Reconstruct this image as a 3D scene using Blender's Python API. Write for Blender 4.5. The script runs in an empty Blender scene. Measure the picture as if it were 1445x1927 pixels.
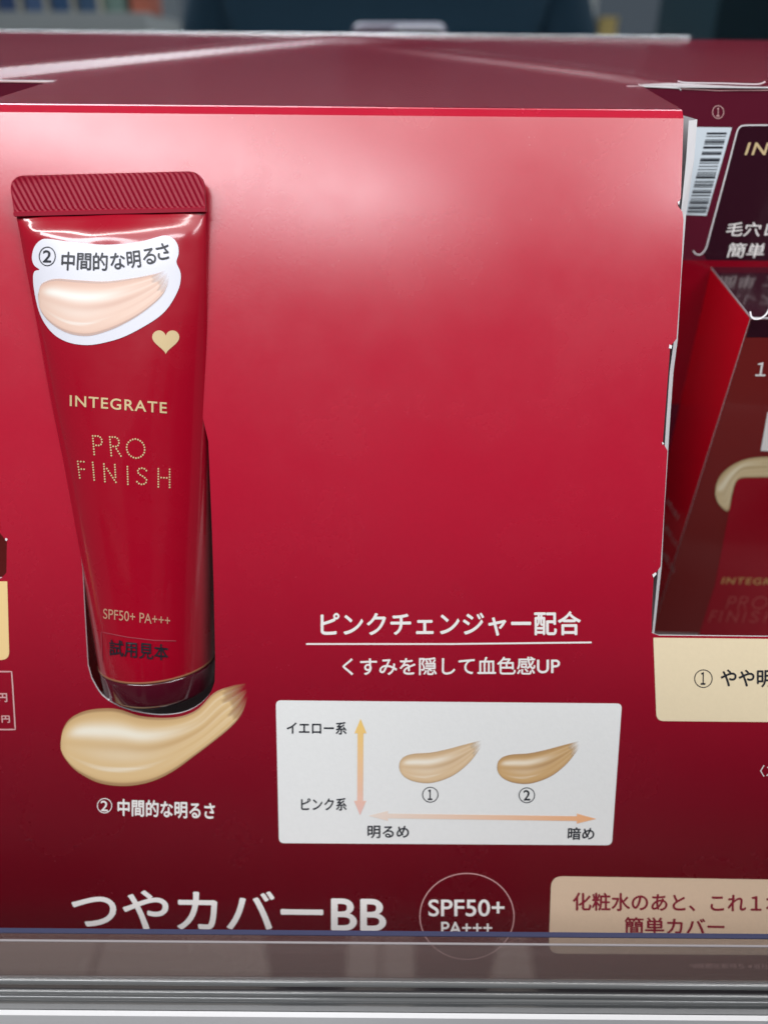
import bpy, bmesh, math, random
from mathutils import Vector, Matrix
from mathutils.bvhtree import BVHTree
from mathutils.geometry import delaunay_2d_cdt
random.seed(7)
S = bpy.context.scene
COL = S.collection

# ------------------------------------------------------------------ camera
W0, H0, FPX = 1445.0, 1927.0, 1446.0
PITCH, ROLL = math.radians(32.1), math.radians(0.45)
CAM = Vector((0, 0, 1.25))
FW = Vector((0, math.cos(PITCH), -math.sin(PITCH)))
U0 = Vector((0, math.sin(PITCH), math.cos(PITCH)))
R0 = Vector((1, 0, 0))
RT = R0 * math.cos(ROLL) + U0 * math.sin(ROLL)
UP = -R0 * math.sin(ROLL) + U0 * math.cos(ROLL)
cd = bpy.data.cameras.new('camera')
cam = bpy.data.objects.new('camera', cd); COL.objects.link(cam)
M = Matrix((RT, UP, -FW)).transposed().to_4x4(); M.translation = CAM
cam.matrix_world = M
cd.sensor_fit = 'HORIZONTAL'; cd.sensor_width = 36.0; cd.lens = 36.0 * FPX / W0
cd.clip_start = 0.001; cd.clip_end = 60
cd.dof.use_dof = True; cd.dof.focus_distance = 0.170; cd.dof.aperture_fstop = 12.0
S.camera = cam

# ------------------------------------------------------------------ light
wd = bpy.data.worlds.new('World'); S.world = wd; wd.use_nodes = True
bg = wd.node_tree.nodes['Background']
bg.inputs[0].default_value = (0.75, 0.85, 1.0, 1); bg.inputs[1].default_value = 0.10
S.view_settings.view_transform = 'Standard'; S.view_settings.look = 'None'
S.view_settings.exposure = 0.0; S.view_settings.gamma = 1.0
S.view_settings.use_curve_mapping = False

def area(name, loc, target, sx, sy, watts, col):
    l = bpy.data.lights.new(name, 'AREA'); l.shape = 'RECTANGLE'; l.size = sx; l.size_y = sy
    l.energy = watts; l.color = col
    o = bpy.data.objects.new(name, l); COL.objects.link(o)
    o.location = loc
    o.rotation_euler = (Vector(target) - Vector(loc)).to_track_quat('-Z', 'Y').to_euler()
    return o
area('shelf_strip_light', (0.0, 0.03, 1.25 + 0.26), (0.0, 0.16, 1.2), 0.9, 0.02, 1.3, (1.0, 0.97, 0.95))
area('ceiling_panel_light', (-0.50, -0.72, 1.25 + 0.97), (-0.03, 0.17, 1.22), 1.35, 0.16, 11.6, (0.94, 0.96, 1.0))
area('ceiling_panel_light', (0.95, -0.66, 1.25 + 1.10), (0.03, 0.17, 1.22), 1.1, 0.16, 8.4, (0.94, 0.96, 1.0))

area('floor_fill_light', (0.0, -0.85, 2.75), (0.0, -0.75, 0.0), 2.6, 0.9, 12, (1.0, 0.97, 0.95))  # unseen fill lamp, added to brighten the floor that the lip reflects

# ------------------------------------------------------------------ helpers
def ray(px, py):
    return (FW + RT * ((px - W0 / 2) / FPX) + UP * ((H0 / 2 - py) / FPX)).normalized()

def plane_surf(P, N):
    P = Vector(P); N = Vector(N).normalized()
    def f(px, py):
        d = ray(px, py)
        return CAM + d * ((P - CAM).dot(N) / d.dot(N)), N
    return f

def bvh_surf(bvh):
    def f(px, py):
        d = ray(px, py)
        h = bvh.ray_cast(CAM, d)
        if h[0] is None:
            h = bvh.find_nearest(CAM + d * 0.17)
        n = h[1]
        if n.dot(d) > 0: n = -n
        return h[0], n
    return f

def pip(p, loops):
    x, y = p; c = False
    for L in loops:
        n = len(L); j = n - 1
        for i in range(n):
            xi, yi = L[i]; xj, yj = L[j]
            if (yi > y) != (yj > y) and x < (xj - xi) * (y - yi) / (yj - yi) + xi: c = not c
            j = i
    return c

def tri_fill(loops, step=None):
    vs, es = [], []
    for L in loops:
        b = len(vs); n = len(L)
        vs += [Vector((p[0], p[1])) for p in L]
        es += [(b + i, b + (i + 1) % n) for i in range(n)]
    if step:
        xs = [v.x for v in vs]; ys = [v.y for v in vs]
        bp = list(vs)
        x = min(xs) + step * 0.5
        while x < max(xs):
            y = min(ys) + step * 0.5
            while y < max(ys):
                if pip((x, y), loops) and min((abs(q.x - x) + abs(q.y - y)) for q in bp) > step * 0.35:
                    vs.append(Vector((x, y)))
                y += step
            x += step
    r = delaunay_2d_cdt(vs, es, [], 0, 1e-7)
    ov, of = r[0], r[2]
    tris = []
    for f in of:
        cx = sum(ov[i].x for i in f) / len(f); cy = sum(ov[i].y for i in f) / len(f)
        if pip((cx, cy), loops): tris.append(tuple(f))
    return [(v.x, v.y) for v in ov], tris

def densify(L, step):
    o = []
    for i in range(len(L)):
        a, b = Vector(L[i]), Vector(L[(i + 1) % len(L)])
        n = max(1, int((b - a).length / step))
        for k in range(n): o.append(tuple(a.lerp(b, k / n)))
    return o

def smooth(pts, n=6, closed=True):
    P = [Vector(p) for p in pts]; N = len(P); o = []
    rng = range(N) if closed else range(N - 1)
    for i in rng:
        g = (lambda k: P[k % N]) if closed else (lambda k: P[max(0, min(N - 1, k))])
        p0, p1, p2, p3 = g(i - 1), g(i), g(i + 1), g(i + 2)
        for k in range(n):
            t = k / n
            o.append(tuple(0.5 * ((2 * p1) + (p2 - p0) * t + (2 * p0 - 5 * p1 + 4 * p2 - p3) * t * t + (3 * p1 - p0 - 3 * p2 + p3) * t ** 3)))
    if not closed: o.append(tuple(P[-1]))
    return o

def rrect(c, r, n=7):
    """quad corners TL,TR,BR,BL rounded; r one number or four"""
    c = [Vector(p) for p in c]; o = []
    if not isinstance(r, (tuple, list)): r = (r,) * 4
    for i in range(4):
        a, b, d = c[i - 1], c[i], c[(i + 1) % 4]
        if r[i] <= 0: o.append(tuple(b)); continue
        p = b + (a - b).normalized() * r[i]; q = b + (d - b).normalized() * r[i]
        for k in range(n + 1):
            t = k / n
            o.append(tuple((1 - t) ** 2 * p + 2 * t * (1 - t) * b + t * t * q))
    return o

def mesh_obj(name, verts, faces, mats, parent=None, fmat=None, shade=False):
    me = bpy.data.meshes.new(name)
    me.from_pydata([tuple(v) for v in verts], [], [tuple(f) for f in faces])
    for m in (mats if isinstance(mats, (list, tuple)) else [mats]): me.materials.append(m)
    if fmat:
        for p, k in zip(me.polygons, fmat): p.material_index = k
    if shade:
        for p in me.polygons: p.use_smooth = True
    me.update()
    o = bpy.data.objects.new(name, me); COL.objects.link(o)
    if parent is not None: set_parent(o, parent)
    return o

def set_parent(o, p):
    o.parent = p
    o.matrix_parent_inverse = p.matrix_world.inverted() if p.type != 'EMPTY' else Matrix.Translation(-p.location)

def thing(name, label, cat, loc, group=None):
    o = bpy.data.objects.new(name, None); COL.objects.link(o)
    o.location = loc; o.empty_display_size = 0.01
    o['label'] = label; o['category'] = cat
    if group: o['group'] = group
    return o
def tag(o, label, cat, group=None):
    o['label'] = label; o['category'] = cat
    if group: o['group'] = group
    return o

def nrm_fix(verts, faces):
    """turn faces so that they look at the camera"""
    out = []
    for f in faces:
        a, b, c = Vector(verts[f[0]]), Vector(verts[f[1]]), Vector(verts[f[2]])
        n = (b - a).cross(c - a)
        out.append(f if n.dot(CAM - a) > 0 else tuple(reversed(f)))
    return out

def print_poly(name, loops, surf, lift, m, parent, step=None, thick=0.0, rim=None):
    """a printed / pasted patch lying on a surface; outline given in photo pixels"""
    if loops and not isinstance(loops[0][0], (tuple, list, Vector)): loops = [loops]
    if step: loops = [densify(L, step) for L in loops]
    pv, tr = tri_fill(loops, step)
    fv, nv = [], []
    for p in pv:
        P, N = surf(*p); fv.append(P + N * lift); nv.append(N)
    faces = nrm_fix(fv, tr)
    return mesh_obj(name, fv, faces, [m], parent, shade=bool(step))

FONTCACHE = {}
def glyphs(body, offset, spacing=1.0):
    k = (body, offset, spacing)
    if k not in FONTCACHE:
        c = bpy.data.curves.new('text', 'FONT'); c.body = body; c.size = 1; c.offset = offset
        c.space_character = spacing; c.resolution_u = 6
        o = bpy.data.objects.new('text', c); COL.objects.link(o)
        bpy.context.view_layer.update()
        me = bpy.data.meshes.new_from_object(o.evaluated_get(bpy.context.evaluated_depsgraph_get()))
        v = [(p.co.x, p.co.y) for p in me.vertices]; f = [tuple(p.vertices) for p in me.polygons]
        bpy.data.objects.remove(o); bpy.data.curves.remove(c); bpy.data.meshes.remove(me)
        FONTCACHE[k] = (v, f)
    return FONTCACHE[k]

def print_text(name, body, tl, tr, bl, surf, lift, m, parent, bold=0.0, heavy=0.0, spacing=1.0, frac=None):
    """body fitted so that its ink box fills the parallelogram tl,tr,bl (photo pixels) of a surface.
    heavy: thicken by laying a few shifted copies over each other (fraction of the ink height)"""
    v, f = glyphs(body, bold, spacing)
    x0 = min(p[0] for p in v); x1 = max(p[0] for p in v)
    y0 = min(p[1] for p in v); y1 = max(p[1] for p in v)
    if frac: x1 = x0 + (x1 - x0) * frac
    tl, tr, bl = Vector(tl), Vector(tr), Vector(bl)
    ex, ey = tr - tl, bl - tl
    hh = (y1 - y0)
    shifts = [(0, 0)]
    if heavy:
        h = heavy * hh
        shifts = [(h, 0), (-h, 0), (0, h), (0, -h), (0, 0)]
    V, F = [], []
    for k, (sx, sy) in enumerate(shifts):
        b = len(V); tmp = []
        for p in v:
            q = tl + ex * ((p[0] + sx - x0) / (x1 - x0)) + ey * ((y1 - p[1] - sy) / hh)
            P, N = surf(q.x, q.y); tmp.append(P + N * (lift + k * 0.000006))
        V += tmp
        F += [tuple(i + b for i in g) for g in f]
    return mesh_obj(name, V, nrm_fix(V, F), [m], parent)

def stroke_line(pts, w, closed=False):
    """outline polygon(s) for a line of width w px"""
    P = [Vector(p) for p in pts]; n = len(P); A, B = [], []
    for i in range(n):
        if closed: a, b = P[i - 1], P[(i + 1) % n]
        else: a, b = P[max(0, i - 1)], P[min(n - 1, i + 1)]
        t = (b - a).normalized(); nn = Vector((-t.y, t.x))
        A.append(tuple(P[i] + nn * w / 2)); B.append(tuple(P[i] - nn * w / 2))
    return A, B
def print_line(name, pts, w, surf, lift, m, parent, closed=False):
    if not closed: pts = densify(pts, 6)[:len(densify(pts, 6)) - max(1, int((Vector(pts[0]) - Vector(pts[-1])).length / 6)) + 1]
    A, B = stroke_line(pts, w, closed)
    V = []
    for p in A + B:
        P, N = surf(*p); V.append(P + N * lift)
    n = len(A); F = []
    for i in range(n if closed else n - 1):
        j = (i + 1) % n
        F.append((i, j, n + j, n + i))
    return mesh_obj(name, V, nrm_fix(V, F), [m], parent)

def circle_px(cx, cy, rx, ry=None, n=28):
    ry = ry or rx
    return [(cx + rx * math.cos(2 * math.pi * k / n), cy + ry * math.sin(2 * math.pi * k / n)) for k in range(n)]

LETTERS = {
 'P': [[(0, 0), (0, 1)], [(0, 1), (.42, 1), (.56, .9), (.6, .75), (.56, .6), (.42, .5), (0, .5)]],
 'R': [[(0, 0), (0, 1)], [(0, 1), (.42, 1), (.56, .9), (.6, .75), (.56, .6), (.42, .5), (0, .5)], [(.3, .5), (.64, 0)]],
 'O': [[(.45 + .45 * math.sin(a * math.pi / 8), .5 + .5 * math.cos(a * math.pi / 8)) for a in range(17)]],
 'F': [[(0, 0), (0, 1)], [(0, 1), (.5, 1)], [(0, .54), (.44, .54)]],
 'I': [[(0, 0), (0, 1)]],
 'N': [[(0, 0), (0, 1)], [(0, 1), (.66, 0)], [(.66, 0), (.66, 1)]],
 'S': [[(.55, .86), (.42, .98), (.25, 1), (.08, .92), (.03, .75), (.15, .6), (.42, .46), (.56, .3), (.52, .1), (.34, 0), (.15, .02), (0, .15)]],
 'H': [[(0, 0), (0, 1)], [(.66, 0), (.66, 1)], [(0, .52), (.66, .52)]],
}
def dotted_word(name, letters, surf, lift, m, parent, dot, gap):
    """letters: list of (char, origin px (bottom-left), ex px, ey px) drawn as rows of dots"""
    V, F = [], []
    for ch, o, ex, ey in letters:
        o, ex, ey = Vector(o), Vector(ex), Vector(ey)
        done = []
        for st in LETTERS[ch]:
            P = [o + ex * x + ey * y for x, y in st]
            L = sum((P[i + 1] - P[i]).length for i in range(len(P) - 1))
            n = max(1, round(L / gap))
            for k in range(n + 1):
                d = L * k / n; i = 0
                while i < len(P) - 2 and d > (P[i + 1] - P[i]).length:
                    d -= (P[i + 1] - P[i]).length; i += 1
                q = P[i].lerp(P[i + 1], min(1, d / max(1e-6, (P[i + 1] - P[i]).length)))
                if all((q - e).length > gap * 0.6 for e in done):
                    done.append(q)
        for q in done:
            b = len(V)
            for (x, y) in circle_px(q.x, q.y, dot / 2, n=8):
                Pp, N = surf(x, y); V.append(Pp + N * lift)
            F.append(tuple(range(b, b + 8)))
    return mesh_obj(name, V, nrm_fix(V, F), [m], parent)

# ------------------------------------------------------------------ materials
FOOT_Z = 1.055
def mat(name, col, rough=0.5, metal=0.0, spec=0.5, coat=0.0, coat_r=0.05, bump=None, dust=0.0, vary=0.0, ior=1.5, fade=False, smudge=0.0):
    m = bpy.data.materials.new(name); m.use_nodes = True
    nt = m.node_tree; b = nt.nodes['Principled BSDF']
    b.inputs['Base Color'].default_value = (*col, 1); b.inputs['Roughness'].default_value = rough
    b.inputs['Metallic'].default_value = metal; b.inputs['Specular IOR Level'].default_value = spec
    b.inputs['Coat Weight'].default_value = coat; b.inputs['Coat Roughness'].default_value = coat_r
    b.inputs['IOR'].default_value = ior
    tc = nt.nodes.new('ShaderNodeTexCoord')
    src = None
    if vary:
        n = nt.nodes.new('ShaderNodeTexNoise'); n.inputs['Scale'].default_value = 900; n.inputs['Detail'].default_value = 3
        nt.links.new(tc.outputs['Object'], n.inputs['Vector'])
        mr = nt.nodes.new('ShaderNodeMapRange'); mr.inputs[3].default_value = 1 - vary; mr.inputs[4].default_value = 1 + vary
        nt.links.new(n.outputs['Fac'], mr.inputs[0])
        mx = nt.nodes.new('ShaderNodeMix'); mx.data_type = 'RGBA'; mx.blend_type = 'MULTIPLY'
        mx.inputs[0].default_value = 1; mx.inputs[6].default_value = (*col, 1)
        nt.links.new(mr.outputs[0], mx.inputs[7]); src = mx.outputs[2]
    if fade:   # light fall-off put into the card colour: full crimson above, darkened along the foot
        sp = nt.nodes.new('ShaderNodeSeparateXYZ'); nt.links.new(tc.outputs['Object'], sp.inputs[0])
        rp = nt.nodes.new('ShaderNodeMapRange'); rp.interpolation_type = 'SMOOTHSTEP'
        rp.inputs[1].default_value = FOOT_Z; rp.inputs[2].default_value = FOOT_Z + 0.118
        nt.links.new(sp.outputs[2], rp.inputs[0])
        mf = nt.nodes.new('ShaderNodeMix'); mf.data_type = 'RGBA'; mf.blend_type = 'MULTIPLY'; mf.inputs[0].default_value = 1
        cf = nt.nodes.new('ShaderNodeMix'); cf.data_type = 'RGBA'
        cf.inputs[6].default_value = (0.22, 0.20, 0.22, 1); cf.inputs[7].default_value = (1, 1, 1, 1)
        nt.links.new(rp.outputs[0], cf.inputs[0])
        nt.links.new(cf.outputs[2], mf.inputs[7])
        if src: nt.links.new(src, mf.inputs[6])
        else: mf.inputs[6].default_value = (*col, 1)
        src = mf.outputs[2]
    if dust:
        v = nt.nodes.new('ShaderNodeTexVoronoi'); v.inputs['Scale'].default_value = 110
        nt.links.new(tc.outputs['Object'], v.inputs['Vector'])
        lt = nt.nodes.new('ShaderNodeMath'); lt.operation = 'LESS_THAN'
        wn = nt.nodes.new('ShaderNodeSeparateColor'); nt.links.new(v.outputs['Color'], wn.inputs[0])
        sz = nt.nodes.new('ShaderNodeMath'); sz.operation = 'MULTIPLY_ADD'; sz.inputs[1].default_value = 0.05; sz.inputs[2].default_value = -0.038
        nt.links.new(wn.outputs[0], sz.inputs[0])
        nt.links.new(v.outputs['Distance'], lt.inputs[0]); nt.links.new(sz.outputs[0], lt.inputs[1])
        ml = nt.nodes.new('ShaderNodeMath'); ml.operation = 'MULTIPLY'; ml.inputs[1].default_value = dust
        nt.links.new(lt.outputs[0], ml.inputs[0])
        mx2 = nt.nodes.new('ShaderNodeMix'); mx2.data_type = 'RGBA'
        nt.links.new(ml.outputs[0], mx2.inputs[0])
        if src: nt.links.new(src, mx2.inputs[6])
        else: mx2.inputs[6].default_value = (*col, 1)
        mx2.inputs[7].default_value = (0.75, 0.6, 0.6, 1); src = mx2.outputs[2]
    if smudge:
        ns = nt.nodes.new('ShaderNodeTexNoise'); ns.inputs['Scale'].default_value = 38; ns.inputs['Detail'].default_value = 5; ns.inputs['Roughness'].default_value = 0.65
        nt.links.new(tc.outputs['Object'], ns.inputs['Vector'])
        ms = nt.nodes.new('ShaderNodeMapRange'); ms.interpolation_type = 'SMOOTHSTEP'; ms.inputs[1].default_value = 0.25; ms.inputs[2].default_value = 0.75
        ms.inputs[3].default_value = rough - smudge; ms.inputs[4].default_value = rough + smudge
        nt.links.new(ns.outputs['Fac'], ms.inputs[0]); nt.links.new(ms.outputs[0], b.inputs['Roughness'])
        if coat:
            m3 = nt.nodes.new('ShaderNodeMapRange'); m3.inputs[1].default_value = 0.40; m3.inputs[2].default_value = 0.70
            m3.inputs[3].default_value = coat_r; m3.inputs[4].default_value = coat_r + 2.5 * smudge
            nt.links.new(ns.outputs['Fac'], m3.inputs[0]); nt.links.new(m3.outputs[0], b.inputs['Coat Roughness'])
    if src: nt.links.new(src, b.inputs['Base Color'])
    if bump:
        sc, st, ds = bump
        n2 = nt.nodes.new('ShaderNodeTexNoise'); n2.inputs['Scale'].default_value = sc; n2.inputs['Detail'].default_value = 4
        nt.links.new(tc.outputs['Object'], n2.inputs['Vector'])
        bp = nt.nodes.new('ShaderNodeBump'); bp.inputs['Strength'].default_value = st; bp.inputs['Distance'].default_value = ds
        nt.links.new(n2.outputs['Fac'], bp.inputs['Height']); nt.links.new(bp.outputs[0], b.inputs['Normal'])
    return m

RED = (0.42, 0.005, 0.026)
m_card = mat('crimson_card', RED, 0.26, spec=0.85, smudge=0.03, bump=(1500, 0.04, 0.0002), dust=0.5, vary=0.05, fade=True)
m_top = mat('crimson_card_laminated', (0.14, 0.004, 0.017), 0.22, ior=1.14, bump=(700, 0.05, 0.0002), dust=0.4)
m_white_edge = mat('white_cut_card', (0.75, 0.74, 0.76), 0.7, bump=(2500, 0.3, 0.0001))
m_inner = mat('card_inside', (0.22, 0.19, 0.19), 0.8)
m_white = mat('white_print', (0.80, 0.78, 0.76), 0.45)
m_chart = mat('white_chart_print', (0.78, 0.79, 0.78), 0.42, bump=(1500, 0.15, 0.0002), vary=0.03)
m_black = mat('black_print', (0.012, 0.014, 0.022), 0.45)
m_pinkline = mat('pale_pink_print', (0.62, 0.36, 0.36), 0.45)
m_cream = mat('cream_print', (0.78, 0.66, 0.45), 0.42, bump=(1500, 0.15, 0.0002), vary=0.03)
m_beige = mat('beige_print', (0.66, 0.50, 0.36), 0.42, bump=(1500, 0.15, 0.0002), vary=0.03)
m_cream_warm = mat('warm_cream_print', (0.80, 0.58, 0.27), 0.42)
m_wine = mat('wine_print', (0.22, 0.012, 0.03), 0.45)
m_gold = mat('pale_gold_print', (0.60, 0.46, 0.25), 0.4)
m_tube = mat('glossy_red_tube', (0.33, 0.001, 0.014), 0.28, spec=0.3, coat=1.0, coat_r=0.04, bump=(60, 0.06, 0.002), dust=0.25, smudge=0.06)
m_crimp = mat('red_crimp', (0.27, 0.002, 0.020), 0.42, spec=0.3)
m_cap = mat('maroon_cap', (0.075, 0.004, 0.013), 0.14, spec=0.5, coat=0.6)
m_sticker = mat('white_sticker', (0.70, 0.71, 0.78), 0.35, bump=(40, 0.03, 0.002))
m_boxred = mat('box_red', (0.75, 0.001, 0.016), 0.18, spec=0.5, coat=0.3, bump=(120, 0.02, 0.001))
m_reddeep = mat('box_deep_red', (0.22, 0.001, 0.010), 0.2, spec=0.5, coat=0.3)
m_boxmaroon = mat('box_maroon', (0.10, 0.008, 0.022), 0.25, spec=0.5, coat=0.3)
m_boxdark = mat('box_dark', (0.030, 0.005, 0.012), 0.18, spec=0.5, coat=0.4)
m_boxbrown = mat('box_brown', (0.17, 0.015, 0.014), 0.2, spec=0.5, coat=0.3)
m_boxtube = mat('box_tube_picture', (0.30, 0.004, 0.014), 0.2, spec=0.5, coat=0.3)
m_barcode = mat('barcode_paper', (0.62, 0.70, 0.76), 0.5)

def vcol_mat(name):
    m = bpy.data.materials.new(name); m.use_nodes = True; nt = m.node_tree; b = nt.nodes['Principled BSDF']
    a = nt.nodes.new('ShaderNodeVertexColor'); a.layer_name = 'print'
    nt.links.new(a.outputs['Color'], b.inputs['Base Color']); nt.links.new(a.outputs['Alpha'], b.inputs['Alpha'])
    b.inputs['Roughness'].default_value = 0.42
    return m
m_vcol = vcol_mat('printed_picture')

# ------------------------------------------------------------------ tray front panel
LEAN = math.radians(24)
DN = Vector((0, -math.sin(LEAN), -math.cos(LEAN)))         # down the panel
PN = Vector((0, -math.cos(LEAN), math.sin(LEAN)))          # out of the panel
P0 = CAM + ray(722, 963) * 0.176
flat = plane_surf(P0, PN)
def xv_flat(px, py):
    P, _ = flat(px, py); d = P - P0
    return d.x, d.dot(DN)
V_TOP = xv_flat(722, 216)[1]
V_BEND = xv_flat(722, 520)[1]
BEND = 0.9
def bend(x, v):
    w = 0.0
    if v < V_BEND: w -= BEND * (V_BEND - v) ** 2
    w += 0.00012 * math.sin(x * 55 + 0.6) * math.sin(v * 38 + 1.1)        # the card is never quite flat
    return w
def panel_pt(x, v, lift=0.0):
    e = 0.0004
    dwv = (bend(x, v + e) - bend(x, v - e)) / (2 * e); dwx = (bend(x + e, v) - bend(x - e, v)) / (2 * e)
    n = (PN - DN * dwv - Vector((1, 0, 0)) * dwx).normalized()
    return P0 + Vector((x, 0, 0)) + DN * v + PN * bend(x, v) + n * lift, n
# bare sheet for ray casting
_v, _f = [], []
NX, NV = 120, 150
for j in range(NV + 1):
    for i in range(NX + 1):
        _v.append(panel_pt(-0.16 + 0.34 * i / NX, V_TOP - 0.012 + (0.30) * j / NV)[0])
for j in range(NV):
    for i in range(NX):
        a = j * (NX + 1) + i; _f.append((a, a + 1, a + NX + 2, a + NX + 1))
panel_bvh = BVHTree.FromPolygons(_v, _f)
_pb = bvh_surf(panel_bvh)
def xv(px, py):
    d = _pb(px, py)[0] - P0
    return d.x, d.dot(DN)
def psurf(px, py):
    x, v = xv(px, py)
    return panel_pt(x, v)

tray = thing('display_tray', 'crimson cardboard counter display with printed shade chart and Japanese lettering', 'display stand', (0, 0.12, 1.02))

right_edge = [(1286, 222), (1281, 372), (1275, 386), (1284, 398), (1286, 412), (1281, 520), (1273, 637), (1261, 652), (1254, 745), (1247, 833),
              (1256, 848), (1255, 862), (1249, 965), (1243, 1066), (1230, 1084), (1227, 1140), (1226, 1191)]
left_edge = [(-520, 1090), (-30, 1092), (2, 1088), (12, 1078), (13, 1020), (0, 1003), (-8, 1000), (-30, 700), (-48, 380), (-50, 208)]
outer = [(-45 + 0, 209.5)] + [(x, 210 + x * 12.0 / 1285) for x in range(0, 1280, 40)] + right_edge + \
        [(1240, 1196), (1500, 1199), (1780, 1202), (1790, 700), (1800, 226), (1980, 228), (1930, 1100), (1850, 1960), (722, 1960), (-420, 1950),
         (-560, 1100), (-640, 205), (-540, 206)] + left_edge
hole = [(110, 480), (100, 600), (118, 760), (142, 960), (155, 1070), (159, 1150), (165, 1252)] + \
       smooth([(172, 1277), (192, 1309), (225, 1330), (262, 1341), (302, 1346), (341, 1342), (371, 1329), (394, 1307), (404, 1283)], 4, False) + \
       [(405, 1240), (402, 1100), (399, 1000), (392, 830), (375, 760), (345, 600), (330, 480)]
def to_xv(L):
    return [tuple(xv_flat(*p)) if not (-100 < p[0] < 1500) else tuple(xv(*p)) for p in L]
lo = densify(to_xv(outer), 0.004); lh = densify(to_xv(hole), 0.004)
pv, tr = tri_fill([lo, lh], 0.004)
def solid_sheet(name, front, normals, tris, thick, mats, parent, rim_mat=1):
    n = len(front); tris = nrm_fix(front, tris)
    V = list(front) + [p - q * thick for p, q in zip(front, normals)]
    F = list(tris) + [tuple(i + n for i in reversed(t)) for t in tris]
    fm = [0] * len(tris) + [rim_mat] * len(tris)
    cnt = {}
    for t in tris:
        for i in range(len(t)):
            a, b = t[i], t[(i + 1) % len(t)]
            cnt[(a, b)] = cnt.get((a, b), 0) + 1
    for (a, b) in list(cnt):
        if (b, a) not in cnt:      # rim faces get corners of their own so that the shading stays crisp
            k = len(V); V += [V[a], V[a + n], V[b + n], V[b]]
            F.append((k, k + 1, k + 2, k + 3)); fm.append(rim_mat)
    o = mesh_obj(name, V, F, mats, parent, fmat=fm)
    k = len(tris)
    for p in o.data.polygons:
        if p.index < k: p.use_smooth = True
    return o
pts = [panel_pt(x, v) for x, v in pv]
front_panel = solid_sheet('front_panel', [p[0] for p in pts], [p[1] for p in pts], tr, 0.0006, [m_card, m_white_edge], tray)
L1, L2 = 0.00008, 0.00016

# fold strip between the panel and the top
fold_y = psurf(722, 216)[0].y
ang = 0
x_l, x_r = -0.32, 0.33
def top_edge_pt(x, lift=0):
    # panel fold line: photo line (0,210)-(1285,222)
    px = 722 + x * FPX / 0.168
    return psurf(px, 210 + px * 12.0 / 1285)[0]
fold_pts = []
xr_fold = psurf(1286, 222)[0].x
xl_fold = psurf(-45, 209.5)[0].x
V, F = [], []
N = 60
row_b = []
for i in range(N + 1):
    x = xl_fold + (xr_fold - xl_fold) * i / N
    a = top_edge_pt(x); a.x = x
    b = a + Vector((0, 0.0016, 0.0013)); c = a + Vector((0, 0.0022, 0.0015))
    V += [a + Vector((0, 0.0000, 0)), b, c]; row_b.append(c)
for i in range(N):
    k = i * 3
    F += [(k, k + 3, k + 4, k + 1), (k + 1, k + 4, k + 5, k + 2)]
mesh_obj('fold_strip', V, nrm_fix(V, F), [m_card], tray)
FOLD = row_b[N // 2].copy()

# top sheet: x, q 0..1 from the fold to the mirror
Y_MIR = 0.345
def ridge_z(x):
    # the rear edge in the photo: (0,57) .. (722,68) .. (1445,76)
    px = 722 + x * FPX / 0.30
    py = 58.5 + px * 17.0 / 1445
    P, _ = plane_surf((0, Y_MIR - 0.004, 0), (0, 1, 0))(px, py)
    return P.z
def topz(x, q):
    z0 = FOLD.z; z1 = ridge_z(x)
    z = z0 + (z1 - z0) * q
    # shallow crease that runs from the middle of the rear edge to the left front
    qc = 0.86 - 1.0 * max(0.0, (-x - 0.02)) / 0.14
    qc2 = 0.80 - 0.9 * max(0.0, (x + 0.01)) / 0.13
    d = q - qc
    z += 0.0019 * math.exp(-(d / (0.055 if d < 0 else 0.11)) ** 2) * (1 / (1 + math.exp((x - 0.0) / 0.012)))
    d2 = q - qc2
    z += 0.0014 * math.exp(-(d2 / (0.055 if d2 < 0 else 0.11)) ** 2) / (1 + math.exp(-(x - 0.01) / 0.015)) / (1 + math.exp((x - 0.07) / 0.01))
    return z
def top_pt(x, q):
    y = FOLD.y + (Y_MIR - 0.004 - FOLD.y) * q
    return Vector((x, y, topz(x, q)))
topflat = plane_surf(FOLD, Vector((0, -(ridge_z(0) - FOLD.z), Y_MIR - FOLD.y)))
def xq(px, py):
    P, _ = topflat(px, py)
    return P.x, (P.y - FOLD.y) / (Y_MIR - 0.004 - FOLD.y)
qr = xq(1205, 160)[1]; xr0 = xq(1205, 160)[0]
ql = xq(100, 152)[1]; xl0 = xq(100, 152)[0]
tl_outer = [(xl_fold, 0.0), (xr_fold, 0.0), (xr0, qr), (0.215, qr), (0.215, 0.0), (0.30, 0.0), (0.30, 1.0), (-0.30, 1.0), (-0.30, 0.0), (-0.2, 0.0), (-0.2, ql), (xl0, ql)]
SC = 0.16
lo = densify([(x, q * SC) for x, q in tl_outer], 0.003)
tv, tt = tri_fill([lo], 0.0026)
fr = [top_pt(x, q / SC) for x, q in tv]
nn = []
for x, q in tv:
    q /= SC
    a = top_pt(x + .001, q) - top_pt(x - .001, q); b = top_pt(x, q + .01) - top_pt(x, q - .01)
    nn.append(a.cross(b).normalized())
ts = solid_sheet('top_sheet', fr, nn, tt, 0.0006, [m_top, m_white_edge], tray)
for p in ts.data.polygons:
    if p.index >= 2 * len(tt) and (p.center.y < FOLD.y + 0.0008 or p.center.y > Y_MIR - 0.006): p.material_index = 0

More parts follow.
